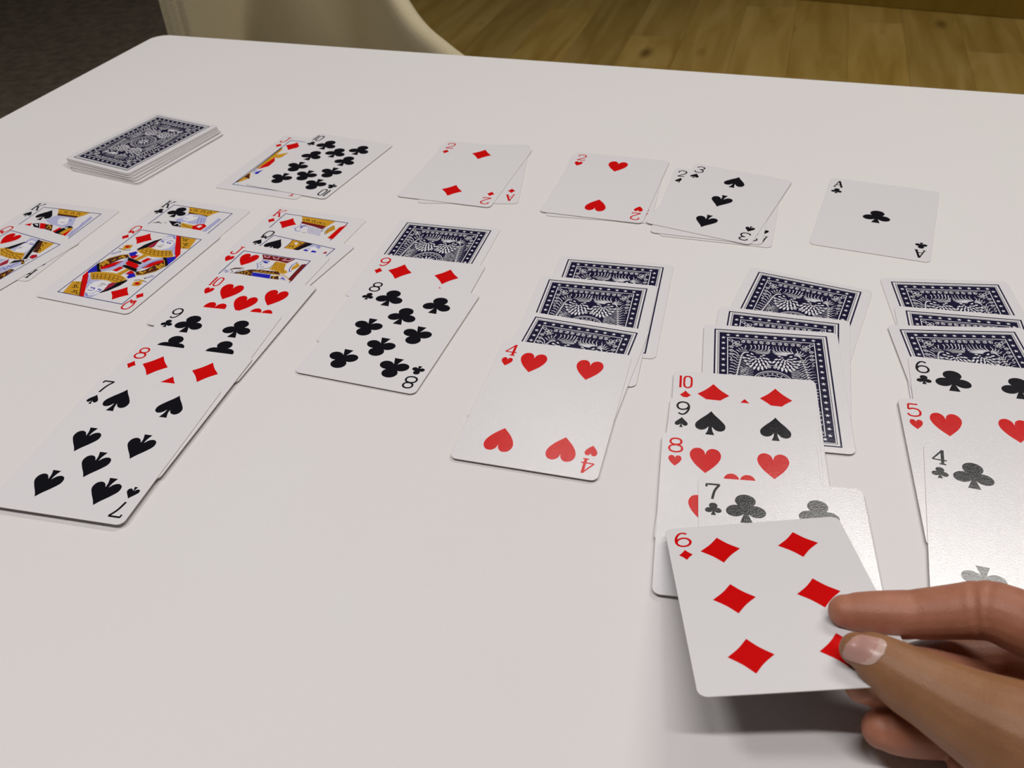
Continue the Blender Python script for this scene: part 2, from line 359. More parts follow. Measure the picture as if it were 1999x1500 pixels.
GL = {  # rank strokes in a unit box: (points, smooth, width factor)
 'A': [([(.12, .04), (.50, .98)], 0, .75), ([(.50, .98), (.86, .04)], 0, 1.35), ([(.24, .34), (.74, .34)], 0, .7), ([(0, .03), (.30, .03)], 0, .7), ([(.68, .03), (1.0, .03)], 0, .7)],
 '2': [([(.06, .72), (.14, .90), (.46, .98), (.82, .88), (.90, .70), (.76, .50), (.42, .26), (.10, .05)], 1, 1), ([(.06, .05), (.94, .05)], 0, 1), ([(.92, .02), (.95, .20)], 0, .8), ([(.04, .70), (.16, .70)], 0, 1)],
 '3': [([(.08, .80), (.22, .94), (.50, .98), (.80, .90), (.86, .74), (.70, .58), (.42, .53)], 1, 1), ([(.42, .53), (.76, .48), (.94, .30), (.84, .10), (.50, .02), (.18, .07), (.05, .22)], 1, 1), ([(.05, .78), (.15, .78)], 0, 1)],
 '4': [([(.70, .98), (.04, .30)], 0, .8), ([(.04, .30), (.98, .30)], 0, .8), ([(.70, 1.0), (.70, .03)], 0, 1.35), ([(.48, .03), (.92, .03)], 0, .8)],
 '5': [([(.84, .95), (.18, .95)], 0, 1), ([(.18, .97), (.12, .54)], 0, .9), ([(.12, .54), (.46, .62), (.82, .54), (.93, .32), (.80, .10), (.44, .02), (.14, .08), (.04, .22)], 1, 1)],
 '6': [([(.80, .88), (.60, .97), (.34, .92), (.12, .66), (.06, .34), (.20, .10), (.50, .02), (.80, .10), (.94, .32), (.80, .54), (.50, .60), (.20, .50), (.07, .32)], 1, 1)],
 '7': [([(.05, .95), (.95, .95)], 0, 1.0), ([(.93, .95), (.60, .55), (.42, .02)], 1, 1.1), ([(.07, .98), (.05, .78)], 0, .9)],
 '8': [([(.50, .53), (.20, .60), (.11, .76), (.22, .92), (.50, .98), (.78, .92), (.89, .76), (.80, .60), (.50, .53)], 1, 1), ([(.50, .53), (.16, .45), (.04, .27), (.16, .09), (.50, .02), (.84, .09), (.96, .27), (.84, .45), (.50, .53)], 1, 1)],
 '9': [([(.20, .12), (.40, .03), (.66, .08), (.88, .34), (.94, .66), (.80, .90), (.50, .98), (.20, .90), (.06, .68), (.20, .46), (.50, .40), (.80, .50), (.93, .68)], 1, 1)],
 'T': [([(.07, 1), (.07, 0)], 0, 1.15), ([(.62, .98), (.42, .90), (.36, .72), (.36, .28), (.42, .10), (.62, .02), (.84, .10), (.92, .28), (.92, .72), (.84, .90), (.62, .98)], 1, 1)],
 'J': [([(.66, .96), (.66, .30), (.56, .08), (.32, .02), (.10, .10), (.06, .28)], 1, 1.05), ([(.42, .96), (.92, .96)], 0, .8), ([(.02, .26), (.16, .26)], 0, 1.2)],
 'Q': [([(.50, .98), (.18, .88), (.08, .62), (.10, .32), (.26, .12), (.50, .07), (.74, .12), (.90, .32), (.92, .62), (.82, .88), (.50, .98)], 1, 1), ([(.16, .10), (.34, .24), (.52, .22), (.70, .02), (.90, .0)], 1, 1), ([(.16, .10), (.22, .0), (.36, .0), (.46, .14)], 1, .8)],
 'K': [([(.18, .97), (.18, .03)], 0, 1.2), ([(.86, .95), (.22, .42)], 0, .7), ([(.40, .58), (.84, .04)], 0, 1.2), ([(.0, .97), (.38, .97)], 0, .7), ([(.0, .03), (.38, .03)], 0, .7), ([(.64, .97), (1.0, .97)], 0, .7), ([(.66, .03), (1.0, .03)], 0, .7)],
}
def rank_art(r, col):
    a = Art(); gw, gh = 5.9, 8.9
    for pts, sm, wf in GL[r]:
        P = [((x - .5) * gw, (y - .5) * gh) for x, y in pts]
        if sm: P = smooth2(P, 5)
        a.stroke(P, .95 * wf, col, None, up=.0005); a.n += 1 + len(P) // 2
    return a.mesh('rank_index')
SNAME = {'H': 'heart', 'D': 'diamond', 'S': 'spade', 'C': 'club'}
SCOL = {'H': 'r', 'D': 'r', 'S': 'k', 'C': 'k'}
PIPSZ = {'H': (12.8, 15.0), 'D': (14.2, 15.6), 'S': (13.0, 15.8), 'C': (15.2, 15.2)}
SMSZ = {'H': (5.4, 6.4), 'D': (5.0, 6.2), 'S': (5.6, 6.8), 'C': (6.4, 6.6)}
MC = {}
def cached(key, fn):
    if key not in MC: MC[key] = fn()
    return MC[key]
def pip_mesh(s, small=False):
    def f():
        a = Art(); w_, h = SMSZ[s] if small else PIPSZ[s]; suit_shape(a, s, w_, h, SCOL[s])
        return a.mesh(SNAME[s] + ('_suit_index' if small else '_pip'))
    return cached((s, small), f)

def body_mesh():
    vs = []; R = 3.1; n = 6; ring = []
    for cx, cy, a0 in ((HW - R, HH - R, 0), (-HW + R, HH - R, 90), (-HW + R, -HH + R, 180), (HW - R, -HH + R, 270)):
        for k in range(n + 1):
            a = radians(a0 + 90 * k / n); ring.append((cx + R * cos(a), cy + R * sin(a)))
    m = len(ring); t = TK / 2; e = 0.06
    lv = [(-t, -e), (-t + e, 0), (t - e, 0), (t, -e)]
    fs = []; idx = []
    for z, o in lv:
        for x, y in ring:
            s = 1 + o / 40; vs.append((x * s * .001, y * s * .001, z * .001))
    for l in range(3):
        for k in range(m):
            j = (k + 1) % m; fs.append([l * m + k, l * m + j, (l + 1) * m + j, (l + 1) * m + k]); idx.append(1)
    fs.append(list(range(3 * m, 4 * m))); idx.append(0); fs.append(list(range(m))[::-1]); idx.append(0)
    return mesh('card_stock', vs, fs, [M_FACE, M_EDGE], idx)

def back_mesh():
    a = Art()
    def rect(x, y, col, z): a.face([(-x, -y), (x, -y), (x, y), (-x, y)], col, z)
    def frame(x, y, wd, col, z):
        a.stroke([(-x + wd / 2, -y + wd / 2), (x - wd / 2, -y + wd / 2), (x - wd / 2, y - wd / 2), (-x + wd / 2, y - wd / 2)], wd / 1.0, col, z, closed=True)
    z0 = a.z(); frame(26.95, 40.4, .75, 'n', z0); frame(25.2, 38.6, .28, 'n', z0); rect(24.45, 37.85, 'n', z0)
    z1 = a.z()
    frame(20.7, 34.0, .42, 'w', z1)
    def star(x, y, r):
        p = [(x + (r if k % 2 == 0 else r * .42) * sin(k * pi / 5), y + (r if k % 2 == 0 else r * .42) * cos(k * pi / 5)) for k in range(10)]
        a.poly(p, 'w', z1)
    for k in range(10):
        for sy in (1, -1): star(-20.25 + 4.5 * k, sy * 35.9, 1.15)
    for k in range(16):
        for sx in (1, -1): star(sx * 22.5, -33.4 + 66.8 * k / 15, 1.15)
    S = []
    def st(P, wd=.34, n=4, tp=None, sm=True): S.append((smooth2(P, n) if sm else P, wd, tp))
    fade = lambda t: 1.0 - 0.75 * t
    leaf = lambda t: max(.12, sin(pi * min(1, max(0, t * .86 + .10))))
    def spiral(x, y, r, d, a0):
        st([(x + r * (1 - .8 * k / 11) * cos(a0 + d * k * .85), y + r * (1 - .8 * k / 11) * sin(a0 + d * k * .85)) for k in range(12)], .30, 1, None, False)
    # scroll band, corner ornaments
    for x in (1.5, 4.2, 7.4, 10.2, 13.2):
        spiral(x, 31.1, 1.15, 1 if int(x) % 2 else -1, pi / 2); st([(x - 1.5, 32.6), (x, 32.4), (x + 1.4, 32.7)], .25)
    for y in (26.0, 23.0, 20.0): spiral(18.7, y, 1.2, 1, 0); 
    st([(20.0, 18.5), (18.6, 17.2), (19.3, 15.6), (18.2, 14.6)], .3)
    for dx, dy in ((0, 0), (-2.0, -.2), (-.2, -2.2), (-2.2, -2.4), (1.4, 1.3)):
        st([(17.6 + dx + .85 * cos(t), 30.4 + dy + .85 * sin(t)) for t in (k * pi / 6 for k in range(13))], .3, 1, None, False)
    st([(14.2, 27.2), (15.6, 28.4), (17.0, 29.7)], .35); st([(13.6, 29.0), (15.2, 27.4), (16.6, 26.4)], .35); st([(16.0, 29.3), (16.0, 26.2)], .3, 1)
    # plume fan above the wings
    for (x0, y0), (xm, ym), (x1, y1) in (((10.9, 23.4), (12.4, 25.4), (12.0, 28.0)), ((10.3, 23.8), (9.4, 26), (9.6, 28.6)), ((9.7, 23.8), (7.4, 26), (7.8, 28.9)), ((9.2, 23.7), (6, 25.4), (5.8, 29.2)), ((8.7, 23.5), (4.6, 25.0), (3.9, 29.3)), ((8.2, 23.3), (3.2, 24.8), (2.3, 29.2)), ((7.8, 23.0), (2.2, 24.2), (.8, 28.6)), ((7.4, 22.7), (2.0, 23.5), (.35, 26.2)), ((7.2, 22.4), (2.8, 22.9), (.5, 24.2)), ((7.0, 22.0), (3.0, 22.2), (1.0, 22.9)),
        ((11.5, 23.3), (13.6, 25), (14.0, 26.4)), ((12.0, 23.1), (14.4, 23.9), (15.4, 25.3)), ((12.4, 22.7), (15.0, 22.6), (16.4, 23.9))):
        st([(x0, y0), (xm, ym), ((xm + x1) / 2 - .3, (ym + y1) / 2 + .2), (x1, y1)], .5, 3, fade)
    # side plumes
    for k, (y0, y1) in enumerate(((20.6, 21.8), (19.2, 19.6), (17.4, 17.2), (15.4, 14.6), (13.4, 12.2), (11.4, 9.8), (9.4, 7.6), (7.4, 5.4), (5.4, 3.2), (3.4, 1.2))):
        x0 = 13.3 + .33 * k if k < 9 else 16.4
        st([(x0, y0), (x0 + 1.8, y0 - 1.6), (x0 + 2.6, (y0 + y1) / 2), (min(19.8, x0 + 4.4), y1 + 1.2)], .5, 3, fade)
    # quill and inner barbs
    st([(10.6, 22.6), (12.4, 22.3), (13.6, 20.6), (14.4, 17), (15.3, 11), (16.2, 5), (16.8, .5)], .62, 4)
    for k in range(11):
        t = k / 10; y = 19.6 - 15.5 * t; x = 13.9 + 2.3 * t
        st([(x, y), (x - 1.6, y - 1.4), (x - 3.4 + .6 * t, y - 2.6), (x - 4.8 + 1.2 * t, y - 2.7)], .32, 2, fade)
    # wing: rows of scallop feathers
    cx, cy = 6.3, 19.8
    for row, (rad, n, a0, a1, ln, wd) in enumerate(((1.5, 5, -20, -190, 1.7, .75), (3.4, 8, 20, -200, 2.1, .85), (5.7, 9, 0, -172, 2.5, .95), (8.2, 10, -14, -160, 3.0, 1.05))):
        for k in range(n):
            t = radians(a0 + (a1 - a0) * k / (n - 1)); ex = 1.0 if row < 3 else 1.0
            X = cx + rad * cos(t) * .62; Y = cy + rad * sin(t) * .95
            X2 = cx + (rad + ln) * cos(t + .10) * .66; Y2 = cy + (rad + ln) * sin(t + .10) * .98
            st([(X, Y), ((X + X2) / 2 + .25, (Y + Y2) / 2), (X2, Y2)], wd * 1.1, 3, leaf)
    # scroll under the wings
    spiral(1.3, 11.9, .9, 1, 0); st([(0, 13.4), (1.6, 13.2), (3.2, 11.6)], .3)
    # streamers beside the medallion
    for k in range(9):
        y = 11.0 - 1.25 * k; st([(8.6 - .0 * k, y - 1.0), (10.6, y - .1), (12.2, y - 1.1), (14.6, y - .2)], .42, 3, fade)
    z2 = a.z()
    for mx in (1, -1):
        for my in (1, -1):
            for P, wd, tp in S: a.stroke([(mx * x, my * y) for x, y in P][::mx * my], wd, 'w', z2, tp)
    z3 = a.z(); a.disc(0, 0, 9.6, 9.6, 'n', z3, n=36)
    z4 = a.z(); a.ring(0, 0, 9.0, .42, 'w', z4, 40); a.ring(0, 0, 8.0, .25, 'w', z4, 40); a.ring(0, 0, 5.9, .3, 'w', z4, 32)
    for k in range(20): a.disc(6.95 * cos(k * pi / 10), 6.95 * sin(k * pi / 10), .38, .38, 'w', z4, n=8)
    for k in range(10):
        t = k * pi / 5; a.stroke([(.9 * cos(t), .9 * sin(t)), (3.0 * cos(t + .12), 3.0 * sin(t + .12)), (5.1 * cos(t), 5.1 * sin(t))], 1.0, 'w', z4, leaf)
    return a.mesh('back_pattern')

def court_meshes(code):
    mir, items = COURT[code]
    a = Art(); rr = (1, -1) if mir else (1,)
    for col, wd, s in items:
        pts = [tuple(float(v) for v in p.split(',')) for p in s.split()]
        for m in rr:
            z = a.z(); P = [(m * x, m * y) for x, y in pts]
            if wd: a.stroke(P, wd, col, z)
            else: a.poly(P, col, z)
    f = Art(); z = f.z(); x, y = 22.25, 36.55
    f.stroke([(-x, -y), (x, -y), (x, y), (-x, y)], .6, 'f', z, closed=True)
    return a.mesh('court_figure'), f.mesh('frame_line')

BODY = body_mesh(); BACK = back_mesh()
A_, B_ = 13.8, 28.0
ROW = {'A': [(0, 0)], '2': [(0, 27.75), (0, -27.75)], '3': [(0, 27.75), (0, 0), (0, -27.75)]}
corners = [(-A_, B_), (A_, B_), (-A_, -B_), (A_, -B_)]
ROW['4'] = corners; ROW['5'] = corners + [(0, 0)]; ROW['6'] = corners + [(-A_, 0), (A_, 0)]
ROW['7'] = ROW['6'] + [(0, 14)]; ROW['8'] = ROW['7'] + [(0, -14)]
nine = corners + [(-A_, 9.4), (A_, 9.4), (-A_, -9.4), (A_, -9.4)]
ROW['9'] = nine + [(0, -0.6)]; ROW['T'] = nine + [(0, 18.8), (0, -18.8)]

def card(code, label, group, pose=None, mat=None, back_print=True, spin=False):
    """code: rank+suit for a face-up card, 'b..' for a face-down card, 's' for a stock card without visible print"""
    root = empty('playing_card')
    if mat is not None: root.matrix_world = mat
    else:
        x, y, rz, z = pose; root.location = (x * .001, y * .001, (z + .02) * .001); root.rotation_euler = (0, 0, radians(rz))
    tag(root, label, 'playing card', group)
    link('card_stock', BODY, root)
    if code[0] == 's': return root
    if code[0] == 'b':
        link('back_pattern', BACK, root); return root
    r, s = code[0], code[1]; col = SCOL[s]
    for m in (1, -1):
        rz = 0 if m == 1 else pi
        link('rank_index', cached(('rank', r, col), lambda: rank_art(r, col)), root, (-.0262 * m, .0361 * m, 0), rz)
        link(SNAME[s] + '_suit_index', pip_mesh(s, True), root, (-.0263 * m, .0265 * m, 0), rz)
    if r in 'JQK':
        fig, fr = court_meshes(code)
        link('frame_line', fr, root); link('court_figure', fig, root)
        px, py = COURTPIP[code]
        for m in (1, -1):
            o = link(SNAME[s] + '_pip', pip_mesh(s), root, (px * m * .001, py * m * .001, 0), 0 if m == 1 else pi)
            k = 0.86; o.scale = (k, k, 1)
    else:
        for x, y in ROW[r]:
            if spin: x, y = -x, -y
            up = y > 0.1 or (y > -.1 and not spin)
            link(SNAME[s] + '_pip', pip_mesh(s), root, (x * .001, y * .001, 0), 0 if up else pi)
    if back_print:
        o = link('back_pattern', BACK, root); o.rotation_euler = (0, pi, 0)
    return root
COURTPIP = {'QD': (-13.6, 27.7), 'QH': (-14.0, 28.3), 'KS': (-13.6, 27.6), 'KC': (-13.4, 28.6), 'KD': (-14.2, 26.0), 'QS': (-15.0, 27.6), 'JH': (-14.7, 28.0), 'JD': (-15.2, 27.9)}
COURT={
'QD':(1,[
('y',0,"7.3,36.4 19,36.2 21.8,24.9 16.6,23.8"),
('k',0.5,"9,35.4 11.6,34.2 12.2,32.4 14.3,32.6 12.6,34.4 14.9,34.3"),
('k',0.5,"13.7,29.8 16.1,28.9 16.9,27.3 18.2,28 15.6,30.3 18.1,30.2"),
('k',0.4,"18,24.6 16.7,26.1 19.2,25.3"),
('l',0,"-2.1,31.1 -0.8,35.9 4,36.6 6.7,32.3 3.1,34.4 0.1,33.6 -1.4,31.3"),
('k',0,"-2.1,31.1 -5.3,27.5 -8.2,21.3 -9.1,16.1 -8.2,14.4 -7.1,15.8 -4.3,19.2 -4.5,22.9 -3,25.7 -1.8,29.5"),
('d',0,"-2.5,28.3 -4.5,22.9 -4.2,19 -2,19.1 -0.7,21.5 -1.6,24.7"),
('w',0,"-2,31 0.1,33.6 3.3,34.2 7.3,30.3 9.7,25.6 9.4,22.4 5.9,19.9 1.3,20.1 -0.6,21 -1.6,24.7 -1.9,28.4"),
('l',0,"5.9,19.4 9.1,21.7 9.3,25.5 7.5,30.2 11.5,26.1 12.8,20.8 10.5,19.7"),
('b',0.28,"1.3,30.1 1.3,32 3.9,32.8"),
('b',0.28,"3.3,35.3 5.6,33.2"),
('b',0.28,"2.5,35.3 5.5,32.4"),
('b',0.5,"-0.6,27.6 -0.9,29.5 1,30"),
('b',0.8,"-0.6,27.9 1.6,28"),
('b',0.35,"0.7,26.9 1.9,27.2"),
('b',0.5,"4.1,27.1 3.5,29 4.4,30.2 6.9,30"),
('b',0.8,"4,27.4 6.8,27.7"),
('b',0.3,"6,26.9 7.4,27.1"),
('k',0.4,"0.2,22.4 2,22.7 4.2,22.7"),
('k',0.3,"2,21.5 4,21.9"),
('k',0.3,"1.5,24.2 3.4,24.4 3.8,25.3"),
('l',0,"12.5,20.4 11.5,26.1 19.4,15 16.1,17"),
('b',0.25,"13.2,20.2 11.9,24.7 17.7,16.7"),
('y',0,"-4.3,19.2 -2,19.7 2.4,18.6 6.6,18.9 12.6,20.4 17,15.8 18.8,13.9 12.2,11.7 5,10.7 -0.5,11.4 -7.4,14 -7.1,15.8"),
('o',0.35,"-5.8,16.5 -0.3,15.3 5,15.3 10.2,16 15.2,17.8"),
('o',0.35,"-4.6,18.4 -0.1,17.2 4.5,17 8.9,17.7 13.7,19.3"),
('o',0.35,"-5.4,14.2 0.6,12.9 5.9,13 11.3,13.9 16.8,16.1"),
('o',0.35,"-5.4,17.2 -4.8,14"),
('o',0.35,"-2.9,17.4 -1.2,13.5"),
('o',0.35,"0.2,16.9 2.2,12.9"),
('o',0.35,"2.3,17.9 5.1,13.1"),
('o',0.35,"5.4,17.6 8,13.4"),
('o',0.35,"7.4,18.6 10.5,13.9"),
('o',0.35,"9.7,19 13,14.6"),
('o',0.35,"11.7,19.6 15.1,15.4"),
('r',0,"4,36.6 7.1,36.4 16.6,23.8 20.5,18.2 21,12.7 14.1,21.6"),
('o',0,"6.6,36.4 7.4,36.4 16.8,23.7 16.2,23.7"),
('b',0,"19,15.6 21.1,12.7 21,5.5 14.9,12.2 18.5,14.4"),
('k',0,"12.7,11.6 14.8,12.6 21.2,5.6 20.7,3 16,8.9"),
('o',0,"15,9.7 20.4,3.7 18.6,-2.5 14,-7.6 10.5,-9.3 8.3,-7.7 7.5,-6 10.9,-3.6 13.8,3.9 15.4,7.9"),
('y',0.45,"15.3,9.6 20.1,3.9 18.3,-2.1 13.7,-7.2 10.2,-9.1 8.3,-7.4"),
('y',1.1,"14.3,3.1 18.4,1.1 17.9,5.2"),
('y',1.1,"16.9,0.7 16.4,5.5 19,4.1"),
('y',1.0,"10.1,-6.5 12.5,-5.1 12.6,-3.7"),
('y',1.0,"9.3,-5 12.9,-6.8"),
('y',0.7,"14.4,-2.8 13.9,-0.9 14.6,0"),
('l',0,"7.3,-6.6 5.3,-2.6 4.7,2 6.2,7.4 12.8,11.5 14.1,10.4 11.1,7.4 8.8,1.8 8.2,-1.9 7.7,-5.1"),
('r',0,"8.6,-2.1 9.6,3.5 11.5,6.8 14.6,9.9 16.2,7.6 13.8,3.9 12,0.5"),
('b',0.5,"8.2,-1.9 8.5,2.2 11.1,7.3 13.8,10.5"),
('b',0,"-10.8,10.4 -7.9,13.5 -5.8,12.2 -5.8,10.2 -3.8,9.7 -7.9,7.8"),
('r',0,"-7.8,7.6 -3.8,9.7 -2.9,10.2 -3.4,5.7 -5.8,6.3"),
('y',0,"-2.8,5 -1,11.5 2.4,10.9 0.2,4.3"),
('o',0.3,"-1.8,4.9 0.4,11.2"),
('r',0,"2.6,4.4 3.9,9 7.2,8.7 5.6,3.7"),
('k',0,"-7.8,6.5 4.7,3.4 4.3,1.2 -6.1,3.2"),
('r',0,"-5.1,-0.1 -5.3,3.2 3.6,1.1 4.7,-2.1"),
('y',0,"-19.4,15.7 -19,18.4 -14.8,19.3 -13.6,15.5 -16.6,13.6"),
('r',0,"-18.3,16.2 -18.1,17.7 -16,17.9 -14.9,16 -16.4,15"),
('o',0.3,"-18.3,16.2 -16.6,16.7 -15.4,17.8"),
('o',0.4,"-20.7,13.6 -17.9,12.9 -15.5,12.8 -12.5,14.1"),
('y',0,"-19.2,14 -16.5,14 -15.7,12.4 -17.6,12.6"),
('b',0.3,"-20.2,6.3 -20.7,8 -18.9,6.7 -20.1,8.9 -18.1,7.6 -19.3,9.9 -17.4,8.9 -18.2,10.6"),
('k',0.7,"-17.8,10.7 -16.6,10.3"),
]),
'JH':(0,[
('m',0,"-9.2,35.8 12.7,36.1 10.4,30.8 3.3,31.6 -5.8,31.1"),
('q',0.6,"-7.2,35 -6,33.6 -3.5,33.8 -4.2,35.3"),
('q',0.6,"-1.4,34.9 0.3,33.4 2.7,33.4 2.3,35.3"),
('q',0.6,"7.2,35.3 6,33.3 10.1,33.3 11.1,35.6"),
('y',0,"2.7,30.9 9.9,30.6 12.1,24.4 15.8,22.4 15.2,20.6 13.5,19.5 10,21 3.5,22.2 3.8,25 3,29.5"),
('o',0.2,"3.7,30.3 5,25.9 5.6,22.6"),
('o',0.2,"5,30.3 6.4,25.7 7.9,22.1"),
('o',0.2,"6.4,30.4 8.2,25.6 9.7,22"),
('o',0.2,"7.8,30.2 9.6,25.4 12.3,21"),
('o',0.2,"9.2,30 11.1,24.7 14,20.9"),
('b',0.35,"-5.8,31.1 -5,29.1 -5.7,27.1 -6.8,25.6 -5.1,24.6 -5.1,23.2 -3.5,22.5 -4,20.9"),
('b',0.3,"-4.4,25.1 -4.2,26.4 -3.5,24.8"),
('b',0.3,"-3.5,23.6 -1.6,23.3 -1,24.3"),
('b',0.6,"-4.3,28.4 -4.2,29.8 -2,30.2 -0.5,29.4"),
('b',0,"-3.9,27.9 -3.5,29.5 -0.8,28.7 -0.8,27.6 -2.3,27.5"),
('k',0.35,"3,29.5 3.5,26.1 3,23.6 0.7,21.9 -2.1,20.8"),
('o',0,"-5.8,19.4 -0.4,20.3 10.1,21.3 13,18.9 11.6,18.1 7,17.6 -4,17.2"),
('y',0.5,"-4.2,17.7 0.7,18.5 6.8,18.4 12.1,18.4"),
('y',0.4,"-2.5,18.2 -1.8,19.8"),
('y',0.4,"-0,18.6 0.8,20.1"),
('y',0.4,"2.6,18.7 3,20.2"),
('y',0.4,"5.3,18.7 5.6,20.4"),
('y',0.4,"7.7,18.6 7.9,20.4"),
('b',0,"-3.8,16.7 7.8,17.1 9.2,13.3 -2.5,13.2"),
('o',0,"-15,12.8 -9.9,17 -6,19.5 -4,17.2 -2.6,13 -9.6,13.4"),
('y',0.5,"-8.6,17.1 -5.9,16.1 -5.8,13.8 -4.4,15.4"),
('y',0.45,"-9,17 -7.3,13.7"),
('y',0.4,"-11.8,14.5 -10.8,13.6"),
('y',0.35,"-10.6,14.8 -9.6,15.5 -9.2,14.3 -10.2,14.3"),
('o',0,"-18.9,15.9 -16.9,18.3 -11.2,19.9 -13.3,18 -16.1,17"),
('k',0.35,"-18.3,16.2 -16.8,15.4 -15.5,14.1 -16.3,12.7"),
('k',0.35,"-10.7,18.8 -13.2,15.8 -14,13.9"),
('b',0.35,"-20.8,13.2 -20.9,14.9 -19.3,14.2 -19.3,12.5 -18.1,13.4 -17.6,14.1"),
('b',0.35,"-19.7,15.2 -18.6,15.2"),
('o',0,"9.3,13.4 8.7,16.1 12.6,17.1 15,13.9"),
('y',0.7,"11.1,13.8 10.4,15.7 11.7,17 13.3,17.6 14.8,19"),
('y',0.5,"14.8,19 18.3,17 22.2,14.2"),
('l',0,"15,14.5 15.5,17.8 19.9,13.9"),
('b',0.5,"15.3,14.8 15.7,16.3 17.4,14.6 17.7,15.5"),
('m',0,"19.4,31.7 21.8,33.1 23,14 19.9,15.7"),
('k',0.35,"19.7,31.8 20.4,15.7"),
('y',0,"15.6,33.1 19.1,30.3 18.3,27.2 16.7,24.2 15.3,27.8 16.1,30.5"),
('b',0.45,"15.6,33.3 14.3,29.6 15,25.2 16.4,23 17.1,24"),
]),
'KD':(0,[
('y',0,"-10.1,36.3 14,36.5 11.4,27.4 -6.4,30.4"),
('m',0,"-6.8,30.6 10.3,29.3 11.1,29.1 10.7,25.2 3.7,26.8 -5.8,28.2"),
('k',0.45,"-7.6,32.7 -6.5,33 -5.8,31.6"),
('k',0.5,"-4.2,31.4 -4.8,33.9 -3.3,33.5 -2.4,31.3"),
('k',0.5,"-0.1,31.1 -0.3,33.3 1.3,33.2 2,30.9"),
('k',0.5,"3.7,30.6 4,32.3 6.1,32.5 6,30.4"),
('k',0.5,"7.7,30.5 8.2,31.9 9.5,31.1"),
('b',0.35,"-5.7,28.4 -5,25.3 -5.6,23.4 -6.7,21.5 -4.9,20.6 -5.1,19.3 -3.4,19 -2,19 -1.4,20.1"),
('b',0.6,"-2.8,22.4 -4,25.2 -2.9,26.3 -0.1,25.9"),
('b',0,"-2.7,22.4 -3.3,25 -1.4,25.9 -2.5,24.4"),
('k',0.25,"0.6,18.2 3.4,18.6"),
('b',0.22,"0.7,26.3 4.4,18.5"),
('b',0.22,"1.8,26.2 5.5,18.4"),
('b',0.22,"3,26.1 6.6,18.2"),
('b',0.22,"4.1,25.9 7.7,18.1"),
('b',0.22,"5.2,25.8 8.8,17.9"),
('b',0.22,"6.4,25.7 10,17.8"),
('b',0.22,"7.5,25.6 11.1,17.6"),
('b',0.22,"8.7,25.5 12.2,17.5"),
('b',0.22,"9.8,25.4 13.3,17.3"),
('k',0.4,"11.4,27.4 11.2,25.1 12,22.2"),
('y',0,"15.7,31.6 18.7,27.3 17.2,24.3 15.8,20 14,23.6 14.2,27.4"),
('k',0.3,"15.7,31.6 13.5,27.8 13.8,22.8 15.7,19.8"),
('o',0.3,"15.7,30 14.5,26.1 15.7,21.3"),
('o',0.3,"17,28.4 15.8,24.5"),
('r',0,"20,30.4 23,34.2 23.1,16 19.3,16.6"),
('y',0.4,"19.9,30.6 19.4,16.6"),
]),
'KC':(0,[
('y',0,"-10.5,36.9 13.5,36.8 10.7,33.1 9.1,29 -6.5,30.6"),
('o',0,"-6.5,30.6 8.7,29.6 9.3,28.2 2,29.6 -5.6,28.8"),
('k',0.45,"-8.2,34.1 -6.8,33.7 -6.1,32.1"),
('k',0.5,"-4.1,32.3 -4.5,34.7 -2.8,34.4 -1.9,32.5"),
('k',0.5,"1.4,32.3 0.9,34.6 2.8,34.8 4,32.3"),
('k',0.5,"6.8,31.9 5.9,34.1 7.3,34.9 8.8,33.1"),
('l',0,"-5.6,28.4 2.3,29.7 8.8,28.6 11.9,23.2 12.6,20.7 9,18.3 3.3,17.8 -0.8,19.3 -5.5,17.4 -8.4,18.7 -8.7,20.7 -6,23.4"),
('w',0,"-4.5,28 2.7,28.6 4.2,24.7 2.9,21.6 -0.2,20.1 -4.6,21.4 -5.5,24.9"),
('b',0.5,"-5.1,27.1 -3.9,28.1"),
('b',0.5,"-0.2,26.7 2.6,27.7"),
('b',0.35,"-4.3,23.2 -1.1,23"),
('b',0.25,"4.3,26.8 7.8,19.5"),
('b',0.25,"6.4,26.6 9.9,19.7"),
('b',0.25,"8.4,26.4 11.2,20.7"),
('b',0.25,"-6.3,20.6 -6,18"),
('b',0.25,"-3.5,19.9 -3.8,18.2"),
('k',0,"-12.2,17.4 -6.6,17.8 -2.9,17.7 0.3,12.5 -5.4,12.4"),
('w',0.7,"-5.4,14 -4.7,16.2 -2.3,15.5 -1.5,13.4"),
('y',0,"-2.2,17.6 2.5,16.8 7.3,16.6 9.3,12.5 0.4,12.3"),
('o',0.4,"-0.7,15.9 4.2,13.8 8,13.8"),
('r',0,"7.1,15.6 9.6,18.6 12.9,20.1 16.1,17.9 15.6,12.3 9.2,12.3"),
('w',0,"10.1,15.7 11.1,18 13.3,17.5 12.6,14.7"),
('k',0,"-20.8,12 -17.5,14.8 -15.6,13.8"),
('k',0.5,"-14.9,12.3 -15.2,14.2"),
('k',0.5,"-13.1,14.1 -11.9,15.1"),
('l',0,"17.6,28.9 19.7,28.3 19.3,11.7 17.3,11.6"),
('b',0.3,"17.6,28.9 17.3,11.6"),
('b',0.3,"19.7,28.3 19.3,11.7"),
]),
'KS':(0,[
('y',0,"-11,37.2 14.3,36.6 11.4,31.1 9.3,28.6 -5.6,29.1"),
('o',0,"-6.9,31 9.2,30.6 9.5,28.6 -5.4,28.7"),
('k',0.45,"-3,32.2 -3.4,34.2 -2.1,34.1 -1.1,32.2"),
('k',0.45,"2.3,32.1 1.6,34.5 3.3,34.2 4.2,32.1"),
('k',0.45,"7,32.2 6.3,34.6 7.6,34.5 8.9,32.2"),
('k',0.45,"-7.2,32.6 -5.6,32.1"),
('l',0,"-8.7,21.4 -7.2,26.7 -5.1,28.6 9.3,28.6 14,18.9 10.6,17.4 7.9,16 2.6,16.9 -3.4,18.4"),
